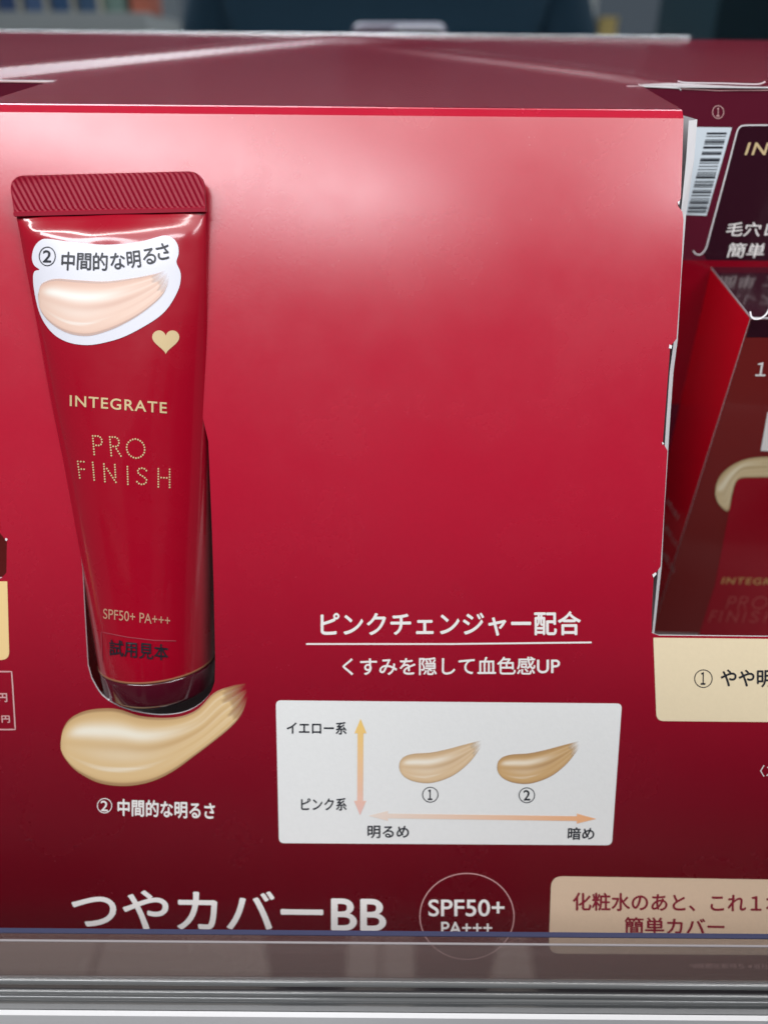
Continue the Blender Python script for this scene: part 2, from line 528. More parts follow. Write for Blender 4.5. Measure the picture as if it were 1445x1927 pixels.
# inside of the tray: dark backing and bottom so the cut-outs look into a closed box
def quad(name, pts, m, parent): return mesh_obj(name, pts, [(0, 1, 2, 3)], [m], parent)
yb = 0.262
bx0, bx1 = -0.075, xr0 - 0.002
zb = CAM.z - 0.235
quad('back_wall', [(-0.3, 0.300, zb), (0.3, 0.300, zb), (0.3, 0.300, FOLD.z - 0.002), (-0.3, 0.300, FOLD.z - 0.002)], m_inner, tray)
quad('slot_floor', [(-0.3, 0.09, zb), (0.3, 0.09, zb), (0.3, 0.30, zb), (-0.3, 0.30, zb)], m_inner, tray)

# white inner flap along the right cut-out
flap_r = [(1312, 224), (1306, 300), (1291, 402), (1282, 520), (1275, 640), (1267, 700), (1260, 800), (1257, 850), (1250, 960), (1245, 1066), (1238, 1130), (1231, 1192)]
flap_l = [(1296, 226), (1291, 300), (1281, 402), (1274, 520), (1268, 640), (1260, 700), (1253, 800), (1250, 850), (1244, 960), (1239, 1066), (1233, 1130), (1227, 1192)]
V = []
back = plane_surf(P0 - PN * 0.0050, PN); back2 = plane_surf(P0 - PN * 0.0024, PN)
for a, b in zip(flap_l, flap_r):
    V.append(back2(*a)[0]); V.append(back(*b)[0])
F = [(2 * i, 2 * i + 1, 2 * i + 3, 2 * i + 2) for i in range(len(flap_l) - 1)]
mesh_obj('side_flap', V, nrm_fix(V, F), [m_white_edge], tray)
# deeper part of the side wall, crimson outside edge running back
V2 = []
for b in flap_r:
    p = back(*b)[0]
    V2 += [p, p + Vector((0.0, 0.05, 0.0))]
F = [(2 * i, 2 * i + 1, 2 * i + 3, 2 * i + 2) for i in range(len(flap_r) - 1)]
mesh_obj('side_wall', V2, F, [m_white_edge], tray)
# left cut-out flap
V = []
for (a, b) in [((14, 1008), (7, 1008)), ((14.5, 1050), (8, 1050)), ((15, 1075), (7, 1080)), ((16, 1092), (-2, 1091)), ((16, 1096), (-60, 1093))]:
    V.append(psurf(*a)[0] - PN * 0.0012); V.append(psurf(*b)[0] - PN * 0.0028)
mesh_obj('side_flap', V, nrm_fix(V, [(2 * i, 2 * i + 1, 2 * i + 3, 2 * i + 2) for i in range(4)]), [m_white_edge], tray)

# ------------------------------------------------------------------ printing on the panel
chart = print_poly('shade_chart', smooth(rrect([(519, 1318), (1170, 1324), (1151, 1591), (525, 1587)], 10, 5), 1), psurf, L1, m_chart, tray, step=22)
def ctext(*a, **k): return print_text('lettering', *a, **k)
ctext('イエロー系', (540, 1358), (652, 1359), (540, 1381), psurf, L2, m_black, chart, heavy=0.02)
ctext('ピンク系', (567, 1502), (652, 1502), (567, 1525), psurf, L2, m_black, chart, heavy=0.02)
ctext('明るめ', (692, 1554), (769, 1554), (692, 1577), psurf, L2, m_black, chart, heavy=0.02)
ctext('暗め', (1069, 1557), (1118, 1557), (1068, 1580), psurf, L2, m_black, chart, heavy=0.02)
ctext('１', (805, 1486), (813, 1486), (805, 1505), psurf, L2, m_black, chart, heavy=0.03)
ctext('2', (985, 1487), (997, 1487), (985, 1506), psurf, L2, m_black, chart, heavy=0.02)
print_line('number_ring', circle_px(809.5, 1495.5, 14.5, 14), 1.6, psurf, L2, m_black, chart, True)
print_line('number_ring', circle_px(991, 1496.5, 14.5, 14), 1.6, psurf, L2, m_black, chart, True)

def grad_mesh(name, cells, surf, lift, parent):
    """cells: list of rows; each row list of (px, py, (r,g,b,a))"""
    V, Cc, F = [], [], []
    nr, nc = len(cells), len(cells[0])
    for row in cells:
        for x, y, c in row:
            P, N = surf(x, y); V.append(P + N * lift); Cc.append(c)
    for j in range(nr - 1):
        for i in range(nc - 1):
            a = j * nc + i; F.append((a, a + 1, a + nc + 1, a + nc))
    o = mesh_obj(name, V, nrm_fix(V, F), [m_vcol], parent, shade=True)
    at = o.data.color_attributes.new('print', 'FLOAT_COLOR', 'POINT')
    for i, c in enumerate(Cc): at.data[i].color = c
    return o
def lerp(a, b, t): return tuple(x + (y - x) * t for x, y in zip(a, b))
def arrow(p, q, hw, sw, hl, c0, c1):
    p, q = Vector(p), Vector(q); d = q - p; L = d.length; t = d / L; n = Vector((-t.y, t.x))
    st = [(0, 0.3), (hl * .5, hw * .5), (hl, hw), (hl + .01, sw), (L * .25, sw), (L * .5, sw), (L * .75, sw), (L - hl - .01, sw), (L - hl, hw), (L - hl * .5, hw * .5), (L, 0.3)]
    rows = []
    for s, w in st:
        c = (*lerp(c0, c1, s / L), 1); a = p + t * s
        rows.append([(a.x - n.x * w / 2, a.y - n.y * w / 2, c), (a.x + n.x * w / 2, a.y + n.y * w / 2, c)])
    return grad_mesh('arrow', rows, psurf, L2, chart)
arrow((678.5, 1353), (677.5, 1534), 23, 11, 27, (0.86, 0.58, 0.16), (0.80, 0.50, 0.46))
arrow((694, 1535), (1121, 1541), 19, 9, 36, (0.80, 0.69, 0.61), (0.83, 0.42, 0.20))

def resample(P, n):
    P = [Vector(p) for p in P]; seg = [(P[i + 1] - P[i]).length for i in range(len(P) - 1)]; L = sum(seg); o = []
    for k in range(n + 1):
        d = L * k / n; i = 0
        while i < len(seg) - 1 and d > seg[i]: d -= seg[i]; i += 1
        o.append(P[i].lerp(P[i + 1], min(1, d / max(seg[i], 1e-9))))
    return o
def smear(upper, lower, surf, lift, parent, base, dark, light, nt=64, nw=36, name='swatch_picture'):
    Uq = resample(smooth(upper, 6, False), nt); Lq = resample(smooth(lower, 6, False), nt)
    rows = []
    g = lambda x, m, s: math.exp(-((x - m) / s) ** 2)
    for k in range(nt + 1):
        t = k / nt; row = []
        for j in range(nw + 1):
            w = j / nw; p = Uq[k].lerp(Lq[k], w)
            edge = min(w, 1 - w)
            c = base
            c = lerp(c, dark, 0.75 * max(0, 1 - edge / 0.10) + 0.35 * g(w, 0.10, 0.05))
            if t < 0.10: c = lerp(c, dark, 0.55 * (1 - t / 0.10))
            # trough shadow below the bright pool, bright pool, lower rim highlight
            c = lerp(c, dark, 0.55 * g(w, 0.50, 0.07) * g(t, 0.55, 0.35))
            pool = g(w, 0.29 + 0.03 * t, 0.095) * (1 / (1 + math.exp(-(t - 0.13) / 0.018))) * (1 / (1 + math.exp((t - 0.60) / 0.07)))
            c = lerp(c, light, min(1, 1.05 * pool))
            c = lerp(c, light, 0.85 * g(w, 0.745 + 0.05 * math.sin(t * 6), 0.022) * g(t, 0.33, 0.14))
            c = lerp(c, light, 0.30 * g(w, 0.60, 0.10) * g(t, 0.35, 0.18))
            # streaks towards the tail
            s = max(0, (t - 0.45) / 0.55)
            st = math.sin(w * 31 + 2.5 * t) * 0.5 + math.sin(w * 67 + 1.3) * 0.3
            c = lerp(c, light if st > 0 else dark, min(0.40, abs(st) * 0.5 * s))
            a = 1.0
            fade = 0.985 + 0.006 * math.sin(w * 33) + 0.012 * math.sin(w * 13 + 1)
            if t > fade - 0.10: a = max(0.0, min(1.0, 1 - (t - fade + 0.15) / 0.16))
            if edge < 0.03: a *= 0.6
            row.append((p.x, p.y, (*c, a)))
        rows.append(row)
    return grad_mesh(name, rows, surf, lift, parent)
BASE, DARK, LIGHT = (0.72, 0.51, 0.26), (0.54, 0.33, 0.14), (0.88, 0.82, 0.68)
smear([(114, 1398), (119, 1372), (134, 1351), (164, 1337), (203, 1333), (228, 1336), (262, 1347), (302, 1351), (341, 1348), (373, 1334), (403, 1304), (436, 1291), (462, 1286)],
      [(114, 1398), (115, 1412), (124, 1430), (145, 1452), (182, 1472), (218, 1479), (254, 1478), (291, 1469), (327, 1451), (363, 1425), (400, 1397), (436, 1367), (456, 1342), (466, 1312)],
      psurf, L1, tray, BASE, DARK, LIGHT)
def small_smear(dx, base, dark, light):
    up = [(751, 1443), (753, 1432), (762, 1423), (780, 1418), (810, 1416), (840, 1410), (870, 1402), (905, 1393)]
    lw = [(751, 1443), (753, 1452), (762, 1463), (780, 1471), (806, 1474), (830, 1469), (855, 1458), (878, 1440), (893, 1423), (906, 1405)]
    f = lambda L: [(x + dx, y + dx * 0.008) for x, y in L]
    smear(f(up), f(lw), psurf, L2, chart, base, dark, light, 44, 26)
small_smear(0, (0.70, 0.51, 0.31), (0.50, 0.32, 0.17), (0.86, 0.80, 0.68))
small_smear(184, (0.60, 0.38, 0.17), (0.38, 0.21, 0.09), (0.84, 0.74, 0.58))

ctext('ピンクチェンジャー配合', (604, 1153), (1092, 1151), (604, 1197), psurf, L1, m_white, tray, heavy=0.022)
print_line('underline', [(576, 1212), (850, 1212), (1113, 1209)], 3.2, psurf, L1, m_white, tray)
ctext('くすみを隠して血色感UP', (645, 1238), (1053, 1236), (645, 1271), psurf, L1, m_white, tray, heavy=0.016)
ctext('2', (190, 1507), (203, 1508), (190, 1526), psurf, L1, m_white, tray, heavy=0.02)
print_line('number_ring', circle_px(197, 1516.5, 13.5), 1.6, psurf, L1, m_white, tray, True)
ctext('中間的な明るさ', (222, 1504), (404, 1511), (222, 1535), psurf, L1, m_white, tray, heavy=0.028)
ctext('つやカバーBB', (136, 1674), (725, 1682), (136, 1748), psurf, L1, m_white, tray, heavy=0.018)
print_line('emblem_ring', circle_px(878.5, 1725, 88.5, 81, 64), 1.8, psurf, L1, m_pinkline, tray, True)
ctext('SPF50+', (806, 1693), (949, 1693), (806, 1725), psurf, L1, m_white, tray, bold=0.012)
ctext('PA+++', (830, 1735), (926, 1735), (830, 1759), psurf, L1, m_white, tray, bold=0.012)
rib = print_poly('caption_ribbon', rrect([(1037, 1649), (1850, 1662), (1800, 1800), (1032, 1795)], (22, 20, 20, 22)), psurf, L1, m_beige, tray, step=22)
ctext('化粧水のあと、これ１本で', (1078, 1680), (1510, 1684), (1078, 1713), psurf, L2, m_wine, rib, heavy=0.02)
ctext('簡単カバー', (1175, 1726), (1362, 1729), (1175, 1757), psurf, L2, m_wine, rib, heavy=0.02)
ctext('*8時間化粧持ち ※当社データ', (1297, 1813), (1490, 1814), (1297, 1823), psurf, L1, m_pinkline, tray)
ctext('〈スキンケア〉', (1430, 1440), (1560, 1440), (1430, 1462), psurf, L1, m_white, tray)
cr = print_poly('shade_label', rrect([(1229, 1200), (1780, 1206), (1770, 1362), (1235, 1357)], (2, 2, 14, 14)), psurf, L1, m_cream, tray, step=22)
print_line('number_ring', circle_px(1323, 1277, 16.5), 1.6, psurf, L2, m_black, cr, True)
ctext('１', (1318.5, 1265), (1327, 1265), (1318, 1288), psurf, L2, m_black, cr, heavy=0.02)
ctext('やや明るい', (1356, 1260), (1520, 1262), (1356, 1292), psurf, L2, m_black, cr, heavy=0.02)
print_poly('shade_label', rrect([(-480, 1096), (14, 1094), (18, 1242), (-470, 1244)], (2, 2, 16, 14)), psurf, L1, m_cream_warm, tray, step=22)
print_line('price_frame', [(-160, 1264), (22, 1264), (24, 1290), (29, 1373), (-160, 1374)], 2.6, psurf, L1, m_pinkline, tray)
ctext('円', (-3, 1305), (13, 1305), (-2, 1321), psurf, L1, m_pinkline, tray, heavy=0.03)
ctext('円', (3, 1347), (18, 1347), (4, 1360), psurf, L1, m_pinkline, tray, heavy=0.03)

for pts_ in ([(1259, 648), (1264, 650), (1263, 656), (1258, 655)], [(1227, 1081), (1233, 1077), (1235, 1080), (1229, 1087)], [(1274, 380), (1279, 377), (1277, 386)], [(1245, 831), (1249, 834), (1246, 837)], [(11, 1012), (15, 1014), (13, 1018), (10, 1016)], [(203, 1314), (207, 1316), (204, 1319)]):
    print_poly('torn_fibre', pts_, psurf, L2, m_white_edge, tray)

# ------------------------------------------------------------------ the tube
C0 = plane_surf(psurf(210, 402)[0] + PN * 0.0024, PN)(209, 404)[0]
C1 = plane_surf(P0 - PN * 0.0095, PN)(297, 1236)[0]
AX = (C1 - C0); TL = AX.length; AX.normalize()
TW = (Vector((1, 0, 0)) - AX * AX.x).normalized()
TN = TW.cross(AX)
if TN.dot(CAM - C0) < 0: TN = -TN
tube = thing('cosmetic_tube', 'glossy red squeeze tube standing cap down in the tray cut-out, white shade sticker', 'tube', C1)
RAD = 0.0140
bprof = [(0, 0.0007), (0.0015, 0.0017), (0.004, 0.0031), (0.010, 0.0044), (0.022, 0.0060), (0.05, 0.0092), (0.08, 0.0122), (TL * 0.97, RAD), (TL, RAD)]
def interp(tab, s):
    for (a, x), (b, y) in zip(tab, tab[1:]):
        if s <= b:
            t = (s - a) / (b - a); return x + (y - x) * t
    return tab[-1][1]
def bsm(s):
    return sum(interp(bprof, max(0, s + d)) for d in (-.0012, -.0006, 0, .0006, .0012)) / 5 if s > .0012 else interp(bprof, s)
V, F = [], []
NR, NS = 110, 96
for j in range(NR + 1):
    u = j / NR; s = TL * (u ** 1.5)
    b = bsm(s); t = s / TL
    a = 0.0204 + (RAD - 0.0204) * (t ** 0.96)
    for i in range(NS):
        th = 2 * math.pi * i / NS
        cx, cy = math.cos(th), math.sin(th)
        ex = 1.0
        x = a * math.copysign(abs(cx) ** ex, cx); z = b * cy
        dent = 0.00022 * math.sin(x * 420 + 1.0) * math.exp(-((s - .004) / .004) ** 2) + 0.00016 * math.sin(x * 260 + s * 160) * math.sin(math.pi * t) ** .5 * (1 - t)
        V.append(C0 + AX * s + TW * x + TN * (z + (dent if cy > 0 else 0)))
for j in range(NR):
    for i in range(NS):
        F.append((j * NS + i, j * NS + (i + 1) % NS, (j + 1) * NS + (i + 1) % NS, (j + 1) * NS + i))
body = mesh_obj('tube_body', V, F, [m_tube], tube, shade=True)
tsurf = bvh_surf(BVHTree.FromPolygons(V, F))

# crimped end with slanting ribs
CH = 0.0081
V, F = [], []
NXc, NYc = 320, 44
hw = 0.0206
for side in (1, -1):
    for j in range(NYc + 1):
        for i in range(NXc + 1):
            v = j / NYc; x = (2 * i / NXc - 1)
            # rounded top corners
            s = v * CH
            r = 0.0030; half = hw * (1 - 0.006 * (1 - v))
            d = s - (CH - r)
            lim = half - (r - math.sqrt(max(0, r * r - d * d)) if d > 0 else 0)
            X = x * lim
            rib_ = 0.00013 * math.sin((X + s * 0.42) * 2 * math.pi / 0.00118)
            fade = min(1, (1 - abs(x)) * 30) * min(1, max(0, v - 0.13) / 0.03) * min(1, (1 - v) * 14)
            base_t = 0.00055 + (0.00045 if v < 0.10 else 0.0)
            V.append(C0 - AX * (s + 0.0001) + TW * X + TN * side * (base_t + rib_ * fade))
n1 = (NXc + 1) * (NYc + 1)
for side in (0, 1):
    for j in range(NYc):
        for i in range(NXc):
            a = side * n1 + j * (NXc + 1) + i
            q = (a, a + 1, a + NXc + 2, a + NXc + 1)
            F.append(q if side == 0 else tuple(reversed(q)))
bd = [j * (NXc + 1) for j in range(NYc + 1)] + [NYc * (NXc + 1) + i for i in range(1, NXc + 1)] + [j * (NXc + 1) + NXc for j in range(NYc - 1, -1, -1)] + [i for i in range(NXc - 1, 0, -1)]
for k in range(len(bd)):
    a, b = bd[k], bd[(k + 1) % len(bd)]
    F.append((a, b, b + n1, a + n1))
mesh_obj('crimp', V, F, [m_crimp], tube)

def lathe(name, prof, m, parent, n=72):
    V, F = [], []
    for s, r in prof:
        for i in range(n):
            th = 2 * math.pi * i / n
            V.append(C0 + AX * s + TW * (r * math.cos(th)) + TN * (r * math.sin(th)))
    for j in range(len(prof) - 1):
        for i in range(n):
            F.append((j * n + i, j * n + (i + 1) % n, (j + 1) * n + (i + 1) % n, (j + 1) * n + i))
    F.append(tuple(range((len(prof) - 1) * n, len(prof) * n)))
    return mesh_obj(name, V, F, [m], parent, shade=True)
lathe('collar_ring', [(TL - 0.0002, RAD + 0.00002), (TL, RAD + .0001), (TL + 0.0003, RAD + .0001), (TL + 0.0004, RAD - .0006)], mat('collar_gold', (0.30, 0.12, 0.06), 0.3), tube)
lathe('cap', [(TL + 0.0004, RAD - .0004), (TL + 0.0005, RAD - .0001), (TL + 0.0012, RAD), (TL + 0.0062, RAD - 0.0004), (TL + 0.0071, RAD - 0.0010), (TL + 0.0075, RAD - 0.003)], m_cap, tube)

sk = print_poly('sticker', smooth([(61, 481), (65, 465), (75, 453), (90, 449), (133, 455), (186, 460), (226, 459), (266, 454), (296, 446), (312, 443), (327, 449), (335, 462), (336, 478), (332, 493),
      (339, 510), (340, 526), (335, 546), (319, 575), (299, 596), (266, 617), (232, 634), (199, 644), (166, 649), (133, 645), (106, 632), (86, 610), (73, 582), (65, 545), (63, 521), (66, 510), (75, 507), (66, 500), (62, 492)], 4),
      tsurf, 0.00012, m_sticker, tube, step=7)
def sktext(ch, cx, cy, w, h, deg):
    a = math.radians(deg); ex = Vector((math.cos(a), math.sin(a))) * w; ey = Vector((-math.sin(a), math.cos(a))) * h
    tl = Vector((cx, cy)) - ex / 2 - ey / 2
    print_text('lettering', ch, tl, tl + ex, tl + ey, tsurf, 0.00022, m_black, sk, heavy=0.02)
for ch, cx, cy, w, h, dg in [('2', 89.5, 482, 15, 22, 2), ('中', 129, 491, 24, 34, 3), ('間', 159, 492, 26, 31, 2), ('的', 189.5, 492, 27, 33, 0), ('な', 222, 491, 27, 30, -2), ('明', 252, 488, 25, 31, -6), ('る', 281, 482, 24, 29, -9), ('さ', 307, 473, 24, 30, -12)]:
    sktext(ch, cx, cy, w, h, dg)
print_line('number_ring', circle_px(90, 482, 15, 17.5), 1.6, tsurf, 0.00022, m_black, sk, True)
smear([(73, 556), (78, 536), (90, 528), (110, 524), (150, 527), (199, 529), (249, 523), (286, 516), (312, 508)],
      [(73, 556), (76, 578), (86, 597), (106, 615), (133, 628), (166, 632), (199, 624), (232, 610), (266, 590), (299, 563), (314, 541), (319, 516)],
      tsurf, 0.00022, sk, (0.76, 0.55, 0.45), (0.60, 0.37, 0.29), (0.84, 0.82, 0.76))
hp = []
for k in range(40):
    t = 2 * math.pi * k / 40
    hp.append((312 + 25.5 * (math.sin(t) ** 3), 639 - 25.0 * (0.8125 * math.cos(t) - 0.3125 * math.cos(2 * t) - 0.125 * math.cos(3 * t) - 0.0625 * math.cos(4 * t)) + 1))
print_poly('heart_mark', hp, tsurf, 0.00012, m_gold, tube, step=9)
ctext('INTEGRATE', (132, 743), (314, 757), (132, 764), tsurf, 0.00012, m_gold, tube, bold=0.012, spacing=1.15)
def word(chars, o, adv, h, ex, ey):
    out = []; p = Vector(o)
    for ch, a in zip(chars, adv):
        out.append((ch, tuple(p), ex, ey)); p = p + Vector(a)
    return out
dotted_word('dotted_lettering', [('P', (178, 855), (28, 1.5), (-3, -35)), ('R', (210, 857), (28, 1.5), (-3, -35)), ('O', (239, 861), (38, 2), (-1, -36))], tsurf, 0.00012, m_gold, tube, 3.4, 5.0)
dotted_word('dotted_lettering', [('F', (151, 899), (23, 1.5), (-4, -31)), ('I', (178, 903), (28, 1.5), (-3, -33)), ('N', (198, 906), (31, 2), (-2, -33)), ('I', (241, 911), (28, 1.5), (-1, -33)), ('S', (258, 911), (32, 2), (0, -31)), ('H', (298, 916), (32, 1.5), (0, -34))], tsurf, 0.00012, m_gold, tube, 3.4, 5.0)
ctext('SPF50+ PA+++', (195, 1145), (320, 1159), (195, 1164), tsurf, 0.00012, mat('faded_gold_print', (0.50, 0.26, 0.17), 0.4), tube, bold=0.004)
m_faint = mat('faint_line_print', (0.34, 0.05, 0.07), 0.35)
print_line('sample_frame', [(193, 1246), (191, 1189), (240, 1199), (290, 1205), (331, 1206)], 1.8, tsurf, 0.00012, m_faint, tube)
ctext('試用見本', (207, 1203), (316, 1213), (207, 1233), tsurf, 0.00022, m_black, tube, heavy=0.015)

# ------------------------------------------------------------------ cartons in the right cut-out
def carton(name, label, A, right, depth, up, w, d, h, mats, group):
    """A = front left top corner"""
    t = thing(name, label, 'box', A - up * h + right * w / 2 + depth * d / 2, group)
    r, D, u = right * w, depth * d, up * h
    e = 0.0006
    def slab(nm, o, a, b, m):
        n = a.cross(b).normalized()
        if n.dot(o + a / 2 + b / 2 - (A + r / 2 + D / 2 - u / 2)) < 0: n = -n
        V = [o, o + a, o + a + b, o + b]; V += [p - n * e for p in V]
        F = [(0, 1, 2, 3), (7, 6, 5, 4), (0, 4, 5, 1), (1, 5, 6, 2), (2, 6, 7, 3), (3, 7, 4, 0)]
        ob = mesh_obj(nm, V, F, [m, m_white_edge], t, fmat=[0, 0, 1, 1, 1, 1])
        bmm = bmesh.new(); bmm.from_mesh(ob.data); bmesh.ops.recalc_face_normals(bmm, faces=bmm.faces); bmm.to_mesh(ob.data); bmm.free()
        return ob
    fr = slab('front_face', A - u, r, u, mats[0])
    sd = slab('side_face', A - u + D * 0.001 - right * 0, D, u, mats[1])
    slab('side_face', A - u + r, D, u, mats[1])
    tp = slab('top_flap', A + up * 0.0003, r, D, mats[2])
    slab('back_face', A - u + D, r, u, mats[1])
    return t, fr, sd, tp

# rear carton: face upright at depth y1
Y1 = fr_y = top_pt(xr0, qr).y - 0.002
Pn = plane_surf((0, Y1, 0), (0, -1, 0))
A1 = Pn(1180, 163)[0]; xl1 = Pn(1255, 470)[0].x
A1 = Vector((min(A1.x, xl1), Y1, A1.z))
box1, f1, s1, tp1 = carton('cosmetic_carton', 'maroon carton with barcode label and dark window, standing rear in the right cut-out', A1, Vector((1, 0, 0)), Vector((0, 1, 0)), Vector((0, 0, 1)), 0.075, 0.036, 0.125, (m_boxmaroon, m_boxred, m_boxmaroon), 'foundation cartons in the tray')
def b1(px, py): return Pn(px, py)
print_poly('red_band', [(1180, 488), (1600, 492), (1600, 760), (1160, 760)], b1, L1, m_reddeep, box1)
print_poly('barcode_label', [(1290, 238), (1377, 239), (1329, 405), (1270, 403)], b1, L1, m_barcode, box1)
bars = [(250, 3.4), (255.5, 1.2), (262, 1.2), (266, 3.4), (270, 1.2), (276.5, 4), (285, 1.2), (288.5, 3.4), (297.5, 1.5), (301, 3.6), (306, 1.4), (312, 1.4), (318, 1.4), (323.5, 1.2), (326.5, 1), (329, 1), (333, 4), (340, 1), (342.5, 1.2), (347, 3.0), (351, 1.5), (357, 1.2), (361, 3.4), (367, 2.2), (373, 1.4), (377, 1.6), (381, 3.6), (386, 1.0), (390.5, 4.2), (396, 2.2), (399, 1.4)]
V, F = [], []
for y, h in bars:
    f = (y - 239) / 166.0
    x0 = 1332 - f * 41; x1 = 1369.5 - f * 43
    b = len(V)
    for p in ((x0 + 0.4, y - h / 2), (x1 + 0.4, y - h / 2), (x1, y + h / 2), (x0, y + h / 2)):
        P, Nn = b1(*p); V.append(P + Nn * L2)
    F.append((b, b + 1, b + 2, b + 3))
mesh_obj('barcode', V, nrm_fix(V, F), [m_black], box1)
wn_out = smooth([(1445, 234.5), (1402, 235), (1391, 239), (1386, 248)], 4, False) + [(1368, 318), (1346, 400)] + smooth([(1330, 460), (1326, 470), (1318, 478), (1309, 477), (1304, 471)], 4, False)
win = print_poly('dark_window', wn_out[:-10] + [(1325, 478), (1330, 488), (1600, 492), (1600, 234)], b1, L1, m_boxdark, box1)
print_line('outline', wn_out, 2.4, b1, L2, m_white_edge, box1)
print_line('outline', [(1600, 233.5), (1445, 234.5)], 2.0, b1, L2, m_white_edge, box1)
ctext('INTEGRATE', (1408, 267), (1640, 268), (1400, 291), b1, L2, m_gold, box1, bold=0.012, spacing=1.15)
ctext('毛穴レス', (1371, 417), (1500, 419), (1364, 443), b1, L2, m_white, box1, heavy=0.012)
ctext('簡単 ブラシ', (1373, 456), (1560, 459), (1365, 483), b1, L2, m_white, box1, heavy=0.012)
print_line('number_ring', circle_px(1351, 210, 10.5, 12), 1.3, b1, L1, m_pinkline, box1, True)
ctext('１', (1349, 202), (1354, 202), (1348, 218), b1, L1, m_pinkline, box1, heavy=0.03)
# tuck flap on its top
print_line('flap_edge', [(1201, 157), (1206, 161), (1278, 165), (1281, 169)], 2.0, b1, L2, m_white_edge, box1)
print_line('flap_edge', smooth([(1272, 151), (1290, 154), (1350, 155), (1415, 157), (1430, 155), (1436, 152)], 4, False), 2.4, b1, 0.0012, m_white_edge, box1)
print_line('flap_edge', [(1281, 166), (1350, 169.5), (1420, 169), (1600, 168)], 1.4, b1, L2, m_pinkline, box1)

# front carton, tipped slightly forward
D2 = 0.186
A2 = plane_surf((0, D2, 0), (0, -1, 0))(1413, 598)[0]
B2 = plane_surf((0, D2 + 0.035, 0), (0, -1, 0))(1335, 500)[0]
dep = (B2 - A2).normalized()
rgt = Vector((dep.y, -dep.x, 0)).normalized()
upv = rgt.cross(dep).normalized()
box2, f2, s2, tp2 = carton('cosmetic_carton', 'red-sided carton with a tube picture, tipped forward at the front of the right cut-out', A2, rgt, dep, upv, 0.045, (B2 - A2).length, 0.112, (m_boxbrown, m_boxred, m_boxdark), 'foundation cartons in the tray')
b2 = plane_surf(A2, -dep)
print_poly('tube_picture', smooth([(1385, 905), (1395, 898), (1420, 897)], 4, False) + [(1620, 900), (1600, 1215), (1310, 1210), (1345, 1100), (1372, 960)], b2, L1, m_boxtube, box2)
print_poly('dark_band', [(1413, 601), (1640, 601), (1640, 634), (1404, 634)], b2, L1, m_boxdark, box2)
smear([(1345, 930), (1348, 908), (1360, 888), (1385, 870), (1420, 860), (1480, 858)], [(1345, 930), (1352, 948), (1370, 962), (1377, 930), (1388, 902), (1420, 898), (1480, 898)], b2, L2, box2, (0.66, 0.52, 0.30), (0.42, 0.30, 0.14), (0.84, 0.76, 0.55), 40, 20)
ctext('１本で', (1425, 678), (1520, 678), (1420, 710), b2, L1, m_white, box2, bold=0.01)
print_poly('white_patch', [(1444, 775), (1500, 775), (1490, 850), (1431, 848)], b2, L1, m_white, box2)
ctext('INTEGRATE', (1361, 1086), (1500, 1089), (1357, 1098), b2, L2, mat('dull_gold_print', (0.55, 0.34, 0.12), 0.4), box2, bold=0.006, spacing=1.15)
m_dull = mat('dull_pink_print', (0.55, 0.16, 0.13), 0.4)
dotted_word('dotted_lettering', [('P', (1366, 1145), (22, 0), (7, -22)), ('R', (1388, 1145), (22, 0), (7, -22)), ('O', (1413, 1145), (30, 0), (6, -22))], b2, L2, m_dull, box2, 1.8, 2.6)
dotted_word('dotted_lettering', [('F', (1334, 1169), (20, 0), (6, -19)), ('I', (1353, 1169), (20, 0), (6, -19)), ('N', (1367, 1169), (26, 0), (6, -19)), ('I', (1397, 1170), (20, 0), (6, -19)), ('S', (1409, 1170), (26, 0), (6, -19)), ('H', (1437, 1170), (24, 0), (6, -19))], b2, L2, m_dull, box2, 1.8, 2.6)
side2 = plane_surf(A2, -rgt)
hook = smooth([(1411, 588), (1413, 597), (1420, 602), (1432, 600), (1443, 590), (1450, 570), (1452, 540)], 4, False)
print_line('flap_edge', hook, 3.0, plane_surf(A2 + upv * 0.0009, upv), 0.0003, m_white_edge, box2)
for k, (x, y, n) in enumerate([(1257, 935, 'お肌の調子'), (1254, 985, '使用上の'), (1250, 1035, '成分')]):
    ctext(n, (x, y), (x + 22, y + 36), (x - 3, y + 12), side2, L1, m_pinkline, box2)

# carton in the left cut-out
PL = plane_surf((0, 0.17, 0), (0, -1, 0))
A3 = PL(7, 700)[0]
carton('cosmetic_carton', 'dark red carton showing as a sliver in the left cut-out', A3 - Vector((0.045, 0, 0)), Vector((1, 0, 0)), Vector((0, 1, 0)), Vector((0, 0, 1)), 0.045, 0.035, 0.112, (m_boxbrown, m_boxred, m_boxdark), 'foundation cartons in the tray')

A4 = plane_surf((0, Y1, 0), (0, -1, 0))(101, 153)[0]
box4, *_ = carton('cosmetic_carton', 'maroon carton top edge peeping out behind the left cut-out', A4 - Vector((0.075, 0, 0)), Vector((1, 0, 0)), Vector((0, 1, 0)), Vector((0, 0, 1)), 0.075, 0.036, 0.125, (m_boxmaroon, m_boxred, m_boxmaroon), 'foundation cartons in the tray')
print_line('flap_edge', [(-60, 152), (40, 153), (98, 154)], 2.0, plane_surf((0, Y1, 0), (0, -1, 0)), L2, m_pinkline, box4)

